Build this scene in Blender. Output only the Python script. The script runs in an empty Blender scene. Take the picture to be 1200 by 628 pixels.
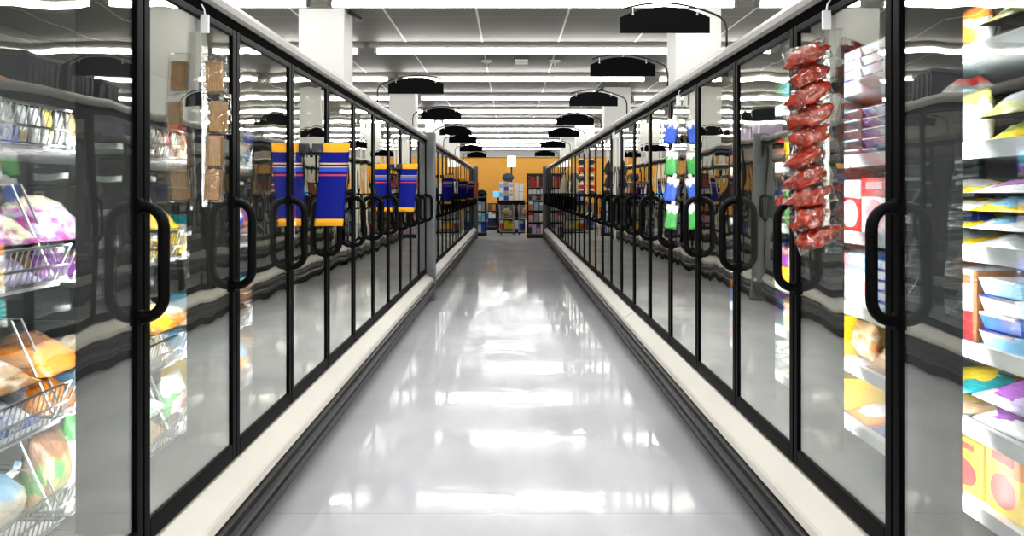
import bpy, bmesh, math, random
from mathutils import Vector, Matrix, noise
random.seed(7)
PI = math.pi
S = bpy.context.scene
C = S.collection
H_CAM = 1.35
CEIL = 3.75
D = {-1: 1.03, 1: 1.045}          # door plane distance from the aisle centre line
P = 0.76                          # door pitch
M0 = {-1: 2.243, 1: 2.18}         # y of mullion number 0

# ------------------------------------------------------------------ materials
MATS = {}
def nmat(key):
    m = bpy.data.materials.new(key); m.use_nodes = True
    nt = m.node_tree; b = nt.nodes['Principled BSDF']
    return m, nt, b
def plain(key, col, rough=0.5, metal=0.0, spec=0.5, bump=0.0, bscale=40, var=0.0, coat=0.0):
    if key in MATS: return MATS[key]
    m, nt, b = nmat(key)
    b.inputs['Base Color'].default_value = (*col, 1)
    b.inputs['Roughness'].default_value = rough
    b.inputs['Metallic'].default_value = metal
    b.inputs['Specular IOR Level'].default_value = spec
    b.inputs['Coat Weight'].default_value = coat
    if bump or var:
        tc = nt.nodes.new('ShaderNodeTexCoord'); n = nt.nodes.new('ShaderNodeTexNoise')
        n.inputs['Scale'].default_value = bscale; n.inputs['Detail'].default_value = 3
        nt.links.new(tc.outputs['Object'], n.inputs['Vector'])
        if bump:
            bp = nt.nodes.new('ShaderNodeBump'); bp.inputs['Strength'].default_value = bump
            bp.inputs['Distance'].default_value = 0.02
            nt.links.new(n.outputs['Fac'], bp.inputs['Height']); nt.links.new(bp.outputs['Normal'], b.inputs['Normal'])
        if var:
            mx = nt.nodes.new('ShaderNodeMixRGB')
            mx.inputs[1].default_value = (*[c*(1-var) for c in col], 1); mx.inputs[2].default_value = (*[min(1, c*(1+var)) for c in col], 1)
            nt.links.new(n.outputs['Fac'], mx.inputs[0]); nt.links.new(mx.outputs[0], b.inputs['Base Color'])
    MATS[key] = m
    return m
def emit(key, col, strength):
    if key in MATS: return MATS[key]
    m, nt, b = nmat(key)
    b.inputs['Base Color'].default_value = (*col, 1)
    b.inputs['Emission Color'].default_value = (*col, 1)
    b.inputs['Emission Strength'].default_value = strength
    MATS[key] = m
    return m
def glass(key, base=0.05, gain=0.8, power=4.0, tint=(0.9, 0.92, 0.91), wob=0.0, rough=0.0, wscale=3.0):
    if key in MATS: return MATS[key]
    m = bpy.data.materials.new(key); m.use_nodes = True
    nt = m.node_tree; nt.nodes.clear()
    out = nt.nodes.new('ShaderNodeOutputMaterial'); mix = nt.nodes.new('ShaderNodeMixShader')
    tr = nt.nodes.new('ShaderNodeBsdfTransparent'); tr.inputs[0].default_value = (*tint, 1)
    gl = nt.nodes.new('ShaderNodeBsdfGlossy'); gl.inputs['Roughness'].default_value = rough
    gl.inputs[0].default_value = (.96, .955, .90, 1)
    lw = nt.nodes.new('ShaderNodeLayerWeight'); lw.inputs[0].default_value = 0.5
    pw = nt.nodes.new('ShaderNodeMath'); pw.operation = 'POWER'; pw.inputs[1].default_value = power
    ma = nt.nodes.new('ShaderNodeMath'); ma.operation = 'MULTIPLY_ADD'; ma.use_clamp = True
    ma.inputs[1].default_value = gain; ma.inputs[2].default_value = base
    L = nt.links.new
    L(lw.outputs['Facing'], pw.inputs[0]); L(pw.outputs[0], ma.inputs[0]); L(ma.outputs[0], mix.inputs[0])
    L(tr.outputs[0], mix.inputs[1]); L(gl.outputs[0], mix.inputs[2]); L(mix.outputs[0], out.inputs[0])
    if wob:
        tc = nt.nodes.new('ShaderNodeNewGeometry'); n = nt.nodes.new('ShaderNodeTexNoise')
        mp = nt.nodes.new('ShaderNodeMapping'); mp.inputs['Scale'].default_value = (1, 1, 0.6)
        n.inputs['Scale'].default_value = wscale; n.inputs['Detail'].default_value = 1.0
        bp = nt.nodes.new('ShaderNodeBump'); bp.inputs['Strength'].default_value = 1.0; bp.inputs['Distance'].default_value = wob
        L(tc.outputs['Position'], mp.inputs[0]); L(mp.outputs[0], n.inputs['Vector'])
        L(n.outputs['Fac'], bp.inputs['Height']); L(bp.outputs['Normal'], gl.inputs['Normal'])
    MATS[key] = m
    return m

COL = {
 'white': (.86, .87, .88), 'cream': (.82, .74, .56), 'yellow': (.85, .62, .03), 'gold': (.62, .40, .04), 'orange': (.82, .28, .04),
 'red': (.62, .03, .03), 'dark red': (.25, .025, .03), 'pink': (.75, .38, .42), 'purple': (.30, .08, .38), 'magenta': (.48, .10, .34), 'lilac': (.62, .52, .74),
 'blue': (.03, .10, .52), 'light blue': (.30, .58, .82), 'cyan': (.20, .70, .80), 'teal': (.02, .32, .34), 'navy': (.015, .03, .14),
 'green': (.06, .36, .08), 'olive': (.36, .36, .10), 'brown': (.24, .11, .05), 'tan': (.58, .38, .19), 'grey': (.42, .42, .42), 'charcoal': (.05, .05, .06), 'caramel': (.58, .27, .08),
}
def pack(c1, c2, c3, mode='oval', rough=0.35, bump=0.0):
    """printed pack: ground c1, band c2, picture patch c3, in the pack's own coordinates"""
    key = 'print %s %s %s %s %.1f' % (c1, c2, c3, mode, bump)
    if key in MATS: return MATS[key]
    m, nt, b = nmat(key); N = nt.nodes; L = nt.links.new
    tc = N.new('ShaderNodeTexCoord'); sp = N.new('ShaderNodeSeparateXYZ')
    nz = N.new('ShaderNodeTexNoise'); nz.inputs['Scale'].default_value = 4.0; nz.inputs['Detail'].default_value = 3
    L(tc.outputs['Generated'], nz.inputs['Vector'])
    add = N.new('ShaderNodeVectorMath'); add.operation = 'MULTIPLY_ADD'
    sub = N.new('ShaderNodeVectorMath'); sub.operation = 'SUBTRACT'; sub.inputs[1].default_value = (.5, .5, .5)
    L(nz.outputs['Color'], sub.inputs[0]); L(sub.outputs[0], add.inputs[0])
    k = 0.55 if mode == 'blotch' else (0.28 if bump else 0.05)
    add.inputs[1].default_value = (k, k, k); L(tc.outputs['Generated'], add.inputs[2]); L(add.outputs[0], sp.inputs[0])
    def math_(op, a, bb, clamp=False):
        n = N.new('ShaderNodeMath'); n.operation = op; n.use_clamp = clamp
        for i, v in enumerate((a, bb)):
            if isinstance(v, (int, float)): n.inputs[i].default_value = v
            else: L(v, n.inputs[i])
        return n.outputs[0]
    ax = sp.outputs['Z'] if mode != 'flat' else sp.outputs['X']
    if mode in ('oval', 'flat'):
        band = math_('GREATER_THAN', ax, .66)
        e = math_('ADD', math_('POWER', math_('DIVIDE', math_('SUBTRACT', sp.outputs['Y'], .5), .38), 2.0), math_('POWER', math_('DIVIDE', math_('SUBTRACT', ax, .36), .26), 2.0))
        pic = math_('LESS_THAN', e, 1.0)
    elif mode == 'stripe':
        band = math_('GREATER_THAN', math_('FRACT', math_('MULTIPLY', sp.outputs['Z'], 6.0), 0), .5)
        pic = math_('LESS_THAN', sp.outputs['Y'], .2)
    elif mode == 'half':
        band = math_('GREATER_THAN', ax, .42)
        pic = math_('LESS_THAN', sp.outputs['Y'], .12)
    else:
        mr = N.new('ShaderNodeMapRange'); mr.interpolation_type = 'SMOOTHSTEP'; mr.inputs[1].default_value = .40; mr.inputs[2].default_value = .60; L(nz.outputs['Fac'], mr.inputs[0]); band = mr.outputs[0]
        mp = N.new('ShaderNodeMapRange'); mp.interpolation_type = 'SMOOTHSTEP'; mp.inputs[1].default_value = .62; mp.inputs[2].default_value = .80; L(sp.outputs['Z'], mp.inputs[0]); pic = mp.outputs[0]
    m1 = N.new('ShaderNodeMixRGB'); m1.inputs[1].default_value = (*COL[c1], 1); m1.inputs[2].default_value = (*COL[c2], 1); L(band, m1.inputs[0])
    m2 = N.new('ShaderNodeMixRGB'); m2.inputs[2].default_value = (*COL[c3], 1); L(m1.outputs[0], m2.inputs[1]); L(pic, m2.inputs[0])
    L(m2.outputs[0], b.inputs['Base Color']); b.inputs['Roughness'].default_value = rough
    if bump:
        n2 = N.new('ShaderNodeTexNoise'); n2.inputs['Scale'].default_value = 9.0; n2.inputs['Detail'].default_value = 4
        L(tc.outputs['Generated'], n2.inputs['Vector'])
        bp = N.new('ShaderNodeBump'); bp.inputs['Strength'].default_value = bump; bp.inputs['Distance'].default_value = 0.03
        L(n2.outputs['Fac'], bp.inputs['Height']); L(bp.outputs['Normal'], b.inputs['Normal'])
        b.inputs['Coat Weight'].default_value = 0.5; b.inputs['Coat Roughness'].default_value = 0.15
    MATS[key] = m
    return m

BLACK = plain('black door frame', (.0022, .0022, .0026), .5, spec=.10)
HANDLE = plain('black handle plastic', (.002, .002, .0024), .5, spec=.12)
MULL = plain('black mullion', (.008, .008, .009), .6)
LEDGE = plain('cream bumper ledge', (.62, .585, .52), .45, var=.03, bscale=6)
RUB = plain('charcoal bumper', (.008, .008, .0075), .36, spec=.35)
KICK = plain('black kick plate', (.006, .006, .006), .6, spec=.2)
RAILM = plain('grey beige top rail', (.25, .24, .22), .35)
LINER = plain('dim cabinet liner', (.055, .056, .058), .5)
OUTER = plain('cabinet outside', (.30, .30, .31), .5)
WSHELF = plain('white shelf', (.80, .82, .85), .35)
PRICE = plain('white price rail', (.88, .90, .93), .3)
WIRE = plain('bright wire', (.42, .43, .44), .3, metal=.7)
LED = emit('case lamp', (1.0, 1.0, 1.0), 27)
TUBE = emit('fluorescent tube', (1.0, .99, .97), 17)
WHITEM = plain('white enamel', (.80, .80, .78), .4)
COLM = plain('white column paint', (.84, .84, .80), .55)
POSTM = plain('grey end post', (.17, .175, .18), .4)
SIGNB = plain('matt black sign board', (.002, .002, .0026), .75, spec=.1)
SIGNA = plain('black sign arm', (.006, .006, .007), .4)
GLASS = glass('freezer door glass', base=.02, gain=2.1, power=3.6, wob=.0016, wscale=4.0)
FILM = glass('clear plastic film', base=.05, gain=.5, power=2.2, tint=(.95, .95, .95), wob=.03, rough=.08, wscale=45.0)
STRIPM = glass('clear plastic strip', base=.07, gain=.5, power=2.0, tint=(.88, .88, .9), rough=.1)
CHROME = plain('dull steel', (.55, .55, .56), .3, metal=.9)

def floor_mat():
    m, nt, b = nmat('polished grey floor'); N = nt.nodes; L = nt.links.new
    tc = N.new('ShaderNodeNewGeometry')
    n1 = N.new('ShaderNodeTexNoise'); n1.inputs['Scale'].default_value = .9; n1.inputs['Detail'].default_value = 6
    L(tc.outputs['Position'], n1.inputs['Vector'])
    cr = N.new('ShaderNodeValToRGB'); cr.color_ramp.elements[0].position = .3; cr.color_ramp.elements[1].position = .75
    cr.color_ramp.elements[0].color = (.50, .50, .515, 1); cr.color_ramp.elements[1].color = (.59, .59, .605, 1)
    L(n1.outputs['Fac'], cr.inputs[0])
    # saw-cut joints across the aisle
    sp = N.new('ShaderNodeSeparateXYZ'); L(tc.outputs['Position'], sp.inputs[0])
    a = N.new('ShaderNodeMath'); a.operation = 'MULTIPLY_ADD'; a.inputs[1].default_value = 1/3.15; a.inputs[2].default_value = -6.5/3.15+10.5
    f = N.new('ShaderNodeMath'); f.operation = 'FRACT'; s = N.new('ShaderNodeMath'); s.operation = 'SUBTRACT'; s.inputs[1].default_value = .5
    ab = N.new('ShaderNodeMath'); ab.operation = 'ABSOLUTE'; lt = N.new('ShaderNodeMath'); lt.operation = 'LESS_THAN'; lt.inputs[1].default_value = .0016
    L(sp.outputs['Y'], a.inputs[0]); L(a.outputs[0], f.inputs[0]); L(f.outputs[0], s.inputs[0]); L(s.outputs[0], ab.inputs[0]); L(ab.outputs[0], lt.inputs[0])
    mx = N.new('ShaderNodeMixRGB'); mx.inputs[2].default_value = (.45, .45, .46, 1); L(lt.outputs[0], mx.inputs[0]); L(cr.outputs[0], mx.inputs[1])
    L(mx.outputs[0], b.inputs['Base Color'])
    mp = N.new('ShaderNodeMapping'); mp.inputs['Scale'].default_value = (1.6, .5, 1); L(tc.outputs['Position'], mp.inputs[0])
    n2 = N.new('ShaderNodeTexNoise'); n2.inputs['Scale'].default_value = 1.6; n2.inputs['Detail'].default_value = 5; L(mp.outputs[0], n2.inputs['Vector'])
    rr = N.new('ShaderNodeMapRange'); rr.inputs[1].default_value = .35; rr.inputs[2].default_value = .68; rr.inputs[3].default_value = .03; rr.inputs[4].default_value = .12
    L(n2.outputs['Fac'], rr.inputs[0]); L(rr.outputs[0], b.inputs['Roughness'])
    n3 = N.new('ShaderNodeTexNoise'); n3.inputs['Scale'].default_value = 7; n3.inputs['Detail'].default_value = 3; L(tc.outputs['Position'], n3.inputs['Vector'])
    bp = N.new('ShaderNodeBump'); bp.inputs['Strength'].default_value = .5; bp.inputs['Distance'].default_value = .0016
    L(n3.outputs['Fac'], bp.inputs['Height']); L(bp.outputs['Normal'], b.inputs['Normal'])
    b.inputs['Specular IOR Level'].default_value = 0
    gl = N.new('ShaderNodeBsdfGlossy'); mix = N.new('ShaderNodeMixShader'); out = N['Material Output']
    L(rr.outputs[0], gl.inputs['Roughness']); L(bp.outputs['Normal'], gl.inputs['Normal'])
    fr = N.new('ShaderNodeMapRange'); fr.inputs[1].default_value = .36; fr.inputs[2].default_value = .62; fr.inputs[3].default_value = .24; fr.inputs[4].default_value = .10
    L(n2.outputs['Fac'], fr.inputs[0]); L(fr.outputs[0], mix.inputs[0]); L(b.outputs[0], mix.inputs[1]); L(gl.outputs[0], mix.inputs[2]); L(mix.outputs[0], out.inputs[0])
    return m
def ceil_mat():
    m, nt, b = nmat('suspended ceiling panels'); N = nt.nodes; L = nt.links.new
    g = N.new('ShaderNodeNewGeometry'); sp = N.new('ShaderNodeSeparateXYZ'); L(g.outputs['Position'], sp.inputs[0])
    def bars(sock, pitch, off, half):
        a = N.new('ShaderNodeMath'); a.operation = 'MULTIPLY_ADD'; a.inputs[1].default_value = 1/pitch; a.inputs[2].default_value = -off/pitch+100.5
        f = N.new('ShaderNodeMath'); f.operation = 'FRACT'; s = N.new('ShaderNodeMath'); s.operation = 'SUBTRACT'; s.inputs[1].default_value = .5
        ab = N.new('ShaderNodeMath'); ab.operation = 'ABSOLUTE'; lt = N.new('ShaderNodeMath'); lt.operation = 'LESS_THAN'; lt.inputs[1].default_value = half/pitch
        L(sock, a.inputs[0]); L(a.outputs[0], f.inputs[0]); L(f.outputs[0], s.inputs[0]); L(s.outputs[0], ab.inputs[0]); L(ab.outputs[0], lt.inputs[0])
        return lt.outputs[0]
    bx = bars(sp.outputs['X'], 1.22, -.44, .016); by = bars(sp.outputs['Y'], .644, 9.63, .012)
    n = N.new('ShaderNodeTexNoise'); n.inputs['Scale'].default_value = .8; n.inputs['Detail'].default_value = 8; L(g.outputs['Position'], n.inputs['Vector'])
    base = N.new('ShaderNodeValToRGB'); base.color_ramp.elements[0].color = (.19, .176, .15, 1); base.color_ramp.elements[1].color = (.24, .222, .195, 1)
    L(n.outputs['Fac'], base.inputs[0])
    m1 = N.new('ShaderNodeMixRGB'); m1.inputs[2].default_value = (.30, .285, .25, 1); L(by, m1.inputs[0]); L(base.outputs[0], m1.inputs[1])
    m2 = N.new('ShaderNodeMixRGB'); m2.inputs[2].default_value = (.9, .88, .83, 1); L(bx, m2.inputs[0]); L(m1.outputs[0], m2.inputs[1])
    L(m2.outputs[0], b.inputs['Base Color']); b.inputs['Roughness'].default_value = .6
    return m

# ------------------------------------------------------------------ mesh helpers
def nb(): return bmesh.new()
def box(bm, x0, x1, y0, y1, z0, z1, bev=0.0, mi=0):
    x0, x1 = min(x0, x1), max(x0, x1)
    vs = [bm.verts.new(p) for p in ((x0,y0,z0),(x1,y0,z0),(x1,y1,z0),(x0,y1,z0),(x0,y0,z1),(x1,y0,z1),(x1,y1,z1),(x0,y1,z1))]
    fs = [bm.faces.new([vs[i] for i in q]) for q in ((0,3,2,1),(4,5,6,7),(0,1,5,4),(1,2,6,5),(2,3,7,6),(3,0,4,7))]
    for f in fs: f.material_index = mi
    if bev:
        es = list({e for f in fs for e in f.edges})
        bmesh.ops.bevel(bm, geom=es, offset=bev, segments=2, affect='EDGES', profile=.6)
def prism(bm, prof, y0, y1, s=1):
    """profile of (u, z) points extruded along y, u measured away from the aisle on side s"""
    a = [bm.verts.new((s*u, y0, z)) for u, z in prof]; b = [bm.verts.new((s*u, y1, z)) for u, z in prof]
    n = len(prof)
    for i in range(n): bm.faces.new((a[i], a[(i+1) % n], b[(i+1) % n], b[i]))
    bm.faces.new(a); bm.faces.new(list(reversed(b)))
def tube(bm, pts, r, seg=6, closed=False, flat=1.0):
    pts = [Vector(p) for p in pts]; n = len(pts); rings = []
    up = None
    for i, p in enumerate(pts):
        if closed: t = pts[(i+1) % n]-pts[i-1]
        else: t = pts[min(i+1, n-1)]-pts[max(i-1, 0)]
        t.normalize()
        if up is None:
            up = Vector((0, 0, 1)) if abs(t.z) < .9 else Vector((0, 1, 0))
        a = up - t*up.dot(t)
        if a.length < 1e-4: a = t.orthogonal()
        a.normalize(); b = t.cross(a); up = a
        rings.append([bm.verts.new(p + r*(math.cos(2*PI*k/seg)*a + flat*math.sin(2*PI*k/seg)*b)) for k in range(seg)])
    for i in range(n if closed else n-1):
        A, B = rings[i], rings[(i+1) % n]
        for k in range(seg): bm.faces.new((A[k], A[(k+1) % seg], B[(k+1) % seg], B[k]))
    if not closed:
        bm.faces.new(list(reversed(rings[0]))); bm.faces.new(rings[-1])
def lathe(bm, prof, seg=20, c=(0, 0, 0)):
    rings = [[bm.verts.new((c[0]+r*math.cos(2*PI*k/seg), c[1]+r*math.sin(2*PI*k/seg), c[2]+z)) for k in range(seg)] for r, z in prof]
    for A, B in zip(rings, rings[1:]):
        for k in range(seg): bm.faces.new((A[k], A[(k+1) % seg], B[(k+1) % seg], B[k]))
    bm.faces.new(list(reversed(rings[0]))); bm.faces.new(rings[-1])
def finish(name, bm, smooth=False):
    bmesh.ops.recalc_face_normals(bm, faces=bm.faces)
    me = bpy.data.meshes.new(name); bm.to_mesh(me); bm.free()
    if smooth:
        for p in me.polygons: p.use_smooth = True
    return me
def link(name, me, m, parent=None, loc=(0, 0, 0)):
    if m is not None and not me.materials: me.materials.append(m)
    o = bpy.data.objects.new(name, me); C.objects.link(o); o.location = loc
    if parent: o.parent = parent
    return o
def obj(name, bm, m, parent=None, loc=(0, 0, 0), smooth=False):
    return link(name, finish(name, bm, smooth), m, parent, loc)
def empty(name, loc, rz=0):
    o = bpy.data.objects.new(name, None); C.objects.link(o); o.location = loc; o.rotation_euler = (0, 0, rz)
    o.empty_display_size = .05
    return o
def tag(o, label=None, cat=None, group=None, kind=None):
    if label: o['label'] = label
    if cat: o['category'] = cat
    if group: o['group'] = group
    if kind: o['kind'] = kind
    return o
def copy_tree(o, parent=None):
    c = o.copy(); C.objects.link(c)
    if parent: c.parent = parent
    for ch in list(o.children): copy_tree(ch, c)
    return c
ORD = ['', 'first', 'second', 'third', 'fourth', 'fifth', 'sixth', 'seventh', 'eighth', 'ninth', 'tenth', 'eleventh', 'twelfth', 'thirteenth', 'fourteenth', 'fifteenth', 'sixteenth', 'seventeenth', 'eighteenth', 'nineteenth', 'twentieth']
def side(s): return 'right' if s > 0 else 'left'

# ------------------------------------------------------------------ camera, world, colour
cam = bpy.data.cameras.new('camera'); cam.sensor_width = 36; cam.lens = 36*934/1200
cam.shift_x = 2.5/1200; cam.shift_y = -89/1200; cam.clip_start = .05; cam.clip_end = 200
co = bpy.data.objects.new('camera', cam); C.objects.link(co); co.location = (0, 0, H_CAM); co.rotation_euler = (PI/2, 0, 0)
S.camera = co
w = bpy.data.worlds.new('store air'); S.world = w; w.use_nodes = True
w.node_tree.nodes['Background'].inputs[0].default_value = (1, 1, 1, 1); w.node_tree.nodes['Background'].inputs[1].default_value = .15
S.view_settings.view_transform = 'Standard'; S.view_settings.look = 'Medium High Contrast'
S.view_settings.exposure = 0.12; S.view_settings.gamma = 1.0
cy = S.cycles; cy.use_denoising = True; cy.max_bounces = 10; cy.glossy_bounces = 6; cy.transparent_max_bounces = 24; cy.diffuse_bounces = 3
cy.sample_clamp_indirect = 8.0; cy.caustics_reflective = False; cy.caustics_refractive = False

# ------------------------------------------------------------------ room
XW, YB, YF = 8.4, 44.0, -2.5
def struct(name, bm, m): return tag(obj(name, bm, m), kind='structure')
b = nb(); box(b, -XW, XW, YF, YB, -.1, 0); struct('floor', b, floor_mat())
b = nb(); box(b, -XW, XW, YF, YB, CEIL, CEIL+.1); struct('ceiling', b, ceil_mat())
ORANGE = plain('warm orange wall paint', (.84, .44, .075), .6, var=.06, bscale=.6)
GREYW = plain('pale wall paint', (.62, .60, .56), .6)
b = nb(); box(b, -XW, XW, YB, YB+.15, 0, CEIL); struct('wall_back', b, ORANGE)
b = nb(); box(b, -XW-.15, -XW, YF, YB, 0, CEIL); struct('wall_left', b, GREYW)
b = nb(); box(b, XW, XW+.15, YF, YB, 0, CEIL); struct('wall_right', b, GREYW)
b = nb(); box(b, -XW, XW, YF-.15, YF, 0, CEIL); struct('wall_front', b, GREYW)
b = nb(); box(b, -XW, XW, YB-.3, YB, 3.26, CEIL); struct('trim_1', b, plain('grey soffit', (.50, .50, .48), .6))
for i, y in enumerate((10.4, 18.2, 26.0, 33.8)):
    for s in (-1, 1):
        b = nb(); box(b, s*2.16, s*2.76, y, y+.56, 0, CEIL, .012); struct('column', b, COLM)

# ceiling lights
def make_light():
    r = empty('ceiling_light', (0, 0, CEIL))
    b = nb(); prism_pts = [(-.085, -.002), (-.085, -.05), (-.05, -.085), (.05, -.085), (.085, -.05), (.085, -.002)]
    va = [b.verts.new((-2.53, y, z)) for y, z in prism_pts]; vb = [b.verts.new((2.53, y, z)) for y, z in prism_pts]
    for i in range(6): b.faces.new((va[i], va[(i+1) % 6], vb[(i+1) % 6], vb[i]))
    b.faces.new(va); b.faces.new(vb[::-1]); obj('housing', b, plain('grey fixture housing', (.34, .33, .31), .5), r)
    b = nb(); tube(b, [(-2.42, 0, -.135), (2.42, 0, -.135)], .034, 14); obj('tube', b, TUBE, r, smooth=True)
    for e in (-1, 1):
        b = nb(); box(b, e*2.42, e*2.47, -.03, .03, -.17, -.084, .008); obj('lampholder', b, plain('grey lampholder', (.35, .35, .34), .4), r)
    return r
L0 = make_light(); first = True
for n in range(0, 11):
    for k, cx in ((-1, -4.88), (0, .28), (1, 5.44)):
        o = L0 if first else copy_tree(L0); first = False
        o.location = (cx, 9.63+3.22*n, CEIL)
        where = {-1: 'over the left freezers', 0: 'spanning the aisle', 1: 'over the right freezers'}[k]
        row = 'nearest row' if n == 0 else ('farthest row' if n == 10 else ORD[n+1]+' row back')
        tag(o, 'white fluorescent strip light %s, %s' % (where, row), 'ceiling light', 'fluorescent strip lights in rows')
for y in (-.03, 3.19, 6.41):       # the rows above and behind the photographer
    for cx in (-4.88, .28, 5.44):
        a = bpy.data.lights.new('overhead row', 'AREA'); a.shape = 'RECTANGLE'; a.size = 4.9; a.size_y = .1; a.energy = 105
        o = bpy.data.objects.new('overhead row', a); C.objects.link(o); o.location = (cx, y, CEIL-.15)
# small ceiling fittings
for x, what in ((-.42, 'left'), (.82, 'right')):
    r = empty('sprinkler_head', (x, 14.55, CEIL))
    b = nb(); lathe(b, [(.11, 0), (.11, -.015), (.06, -.04), (.03, -.05)], 20); obj('escutcheon', b, WHITEM, r)
    b = nb(); lathe(b, [(.018, -.05), (.018, -.10), (.035, -.105), (.035, -.115), (.01, -.12)], 12); obj('sprinkler_nozzle', b, CHROME, r)
    tag(r, 'white round-plated ceiling sprinkler, %s one of a pair past the second light row' % what, 'sprinkler', 'ceiling sprinklers')
b = nb(); box(b, .09, .33, 14.4, 14.7, CEIL-.05, CEIL, .01)
tag(obj('ceiling_vent', b, WHITEM), 'small flat white vent box on the ceiling between the two sprinklers', 'vent')
for s, x, y in ((-1, -2.10, 10.55), (1, 2.11, 18.4)):
    b = nb()
    vs = [(0, -.05, 0), (.16, -.05, -.10), (.13, -.05, -.13), (-.05, -.05, -.03), (0, .05, 0), (.16, .05, -.10), (.13, .05, -.13), (-.05, .05, -.03)]
    v = [b.verts.new((p[0]*-s, p[1], p[2])) for p in vs]
    for q in ((0,1,2,3),(7,6,5,4),(0,4,5,1),(1,5,6,2),(2,6,7,3),(3,7,4,0)): b.faces.new([v[i] for i in q])
    o = obj('column_bracket', b, SIGNA, None, (x, y, CEIL-.005))
    tag(o, 'small black wedge bracket at the top of the %s' % ('nearest left column' if s < 0 else 'second right column'), 'bracket')

# ------------------------------------------------------------------ freezer cases
GY0, GY1 = .042, .720             # glass extent inside a door
def door_meshes(s):
    b = nb()
    z0, z1 = .35, 1.956
    y0, y1 = .004, .756
    def fb(ya, yb, za, zb): box(b, s*0, s*.022, ya, yb, za, zb, .004)
    fb(y0, GY0, z0, z1); fb(GY1, y1, z0, z1); fb(GY0, GY1, z0, .412); fb(GY0, GY1, 1.930, z1)
    fr = finish('door_frame', b)
    b = nb(); box(b, s*.008, s*.012, GY0-.004, GY1+.004, .408, 1.934); gl = finish('glass_pane', b)
    # D handle standing off the frame stile
    yh = .738 if s < 0 else .738
    pts = [(0, 0, 1.31)]
    for k in range(0, 7): a = PI/2*k/6; pts.append((-.066+.058*(1-math.sin(a)), 0, 1.252+.058*math.cos(a)))
    for k in range(0, 7): a = PI/2*k/6; pts.append((-.066+.058*(1-math.cos(a)), 0, 1.058-.058*math.sin(a)))
    pts.append((0, 0, 1.0))
    b = nb(); tube(b, [(s*x, yh, z) for x, y, z in pts], .0155, 10, flat=1.25)
    for z in (1.31, 1.0): box(b, s*-.006, s*.001, yh-.018, yh+.014, z-.022, z+.022, .003)
    hd = finish('handle', b, True)
    return fr, gl, hd
DOORM = {s: door_meshes(s) for s in (-1, 1)}
def mullion_mesh(s, ya, yb):
    b = nb(); box(b, s*.024, s*.150, ya, yb, .40, 1.95)
    if ya < -.01: box(b, s*.150, s*.175, ya, ya+.012, .40, 1.95)
    me = finish('mullion', b)
    b = nb()
    if yb > .01: box(b, s*.095, s*.160, yb+.0005, yb+.006, .46, 1.90)
    box(b, s*.1505, s*.155, max(ya+.013, -.018), yb-.001, .46, 1.90); le = finish('lamp_strip', b)
    return me, le
MULM = {(s, q): mullion_mesh(s, *((-.032, .032), (.0015, .032), (-.032, -.0015))[q]) for s in (-1, 1) for q in (0, 1, 2)}
RZ = [1.74, 1.475, 1.195, .93, .715, .50]     # right shelf tops
LZ = [1.47, 1.10, .72, .435]                  # left basket floors
def basket_mesh():
    """bright wire basket with slanted wires, local to a left door, opening to the aisle"""
    s = -1
    b = nb(); box(b, s*.22, s*.80, .03, .73, -.008, 0.0); fl = finish('basket_floor', b)
    b = nb()
    for z in (0.006, .05, .105): tube(b, [(s*(.215-.2*z), .02, z), (s*(.215-.2*z), .74, z)], .004, 6)
    n = 30
    for i in range(n):
        y = .03+.70*i/(n-1)
        tube(b, [(s*.215, y, .004), (s*.194, y+.012, .105)], .0022, 4)
    fe = finish('wire_front', b)
    b = nb()
    for y in (.022, .738):
        tube(b, [(s*.195, y, .105), (s*.24, y, .005), (s*.78, y, .005)], .004, 5)
        tube(b, [(s*.24, y, .005), (s*.36, y, .27)], .004, 5); tube(b, [(s*.30, y, .14), (s*.78, y, .14)], .003, 5); tube(b, [(s*.36, y, .27), (s*.78, y, .27)], .003, 5)
    br = finish('wire_divider', b)
    return fl, fe, br
BASK = basket_mesh()
def lip_mesh(s, L):
    b = nb(); prism(b, [(.212, -.034), (.222, -.034), (.214, .012), (.204, .012)], .01, L-.01, s); return b
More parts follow.
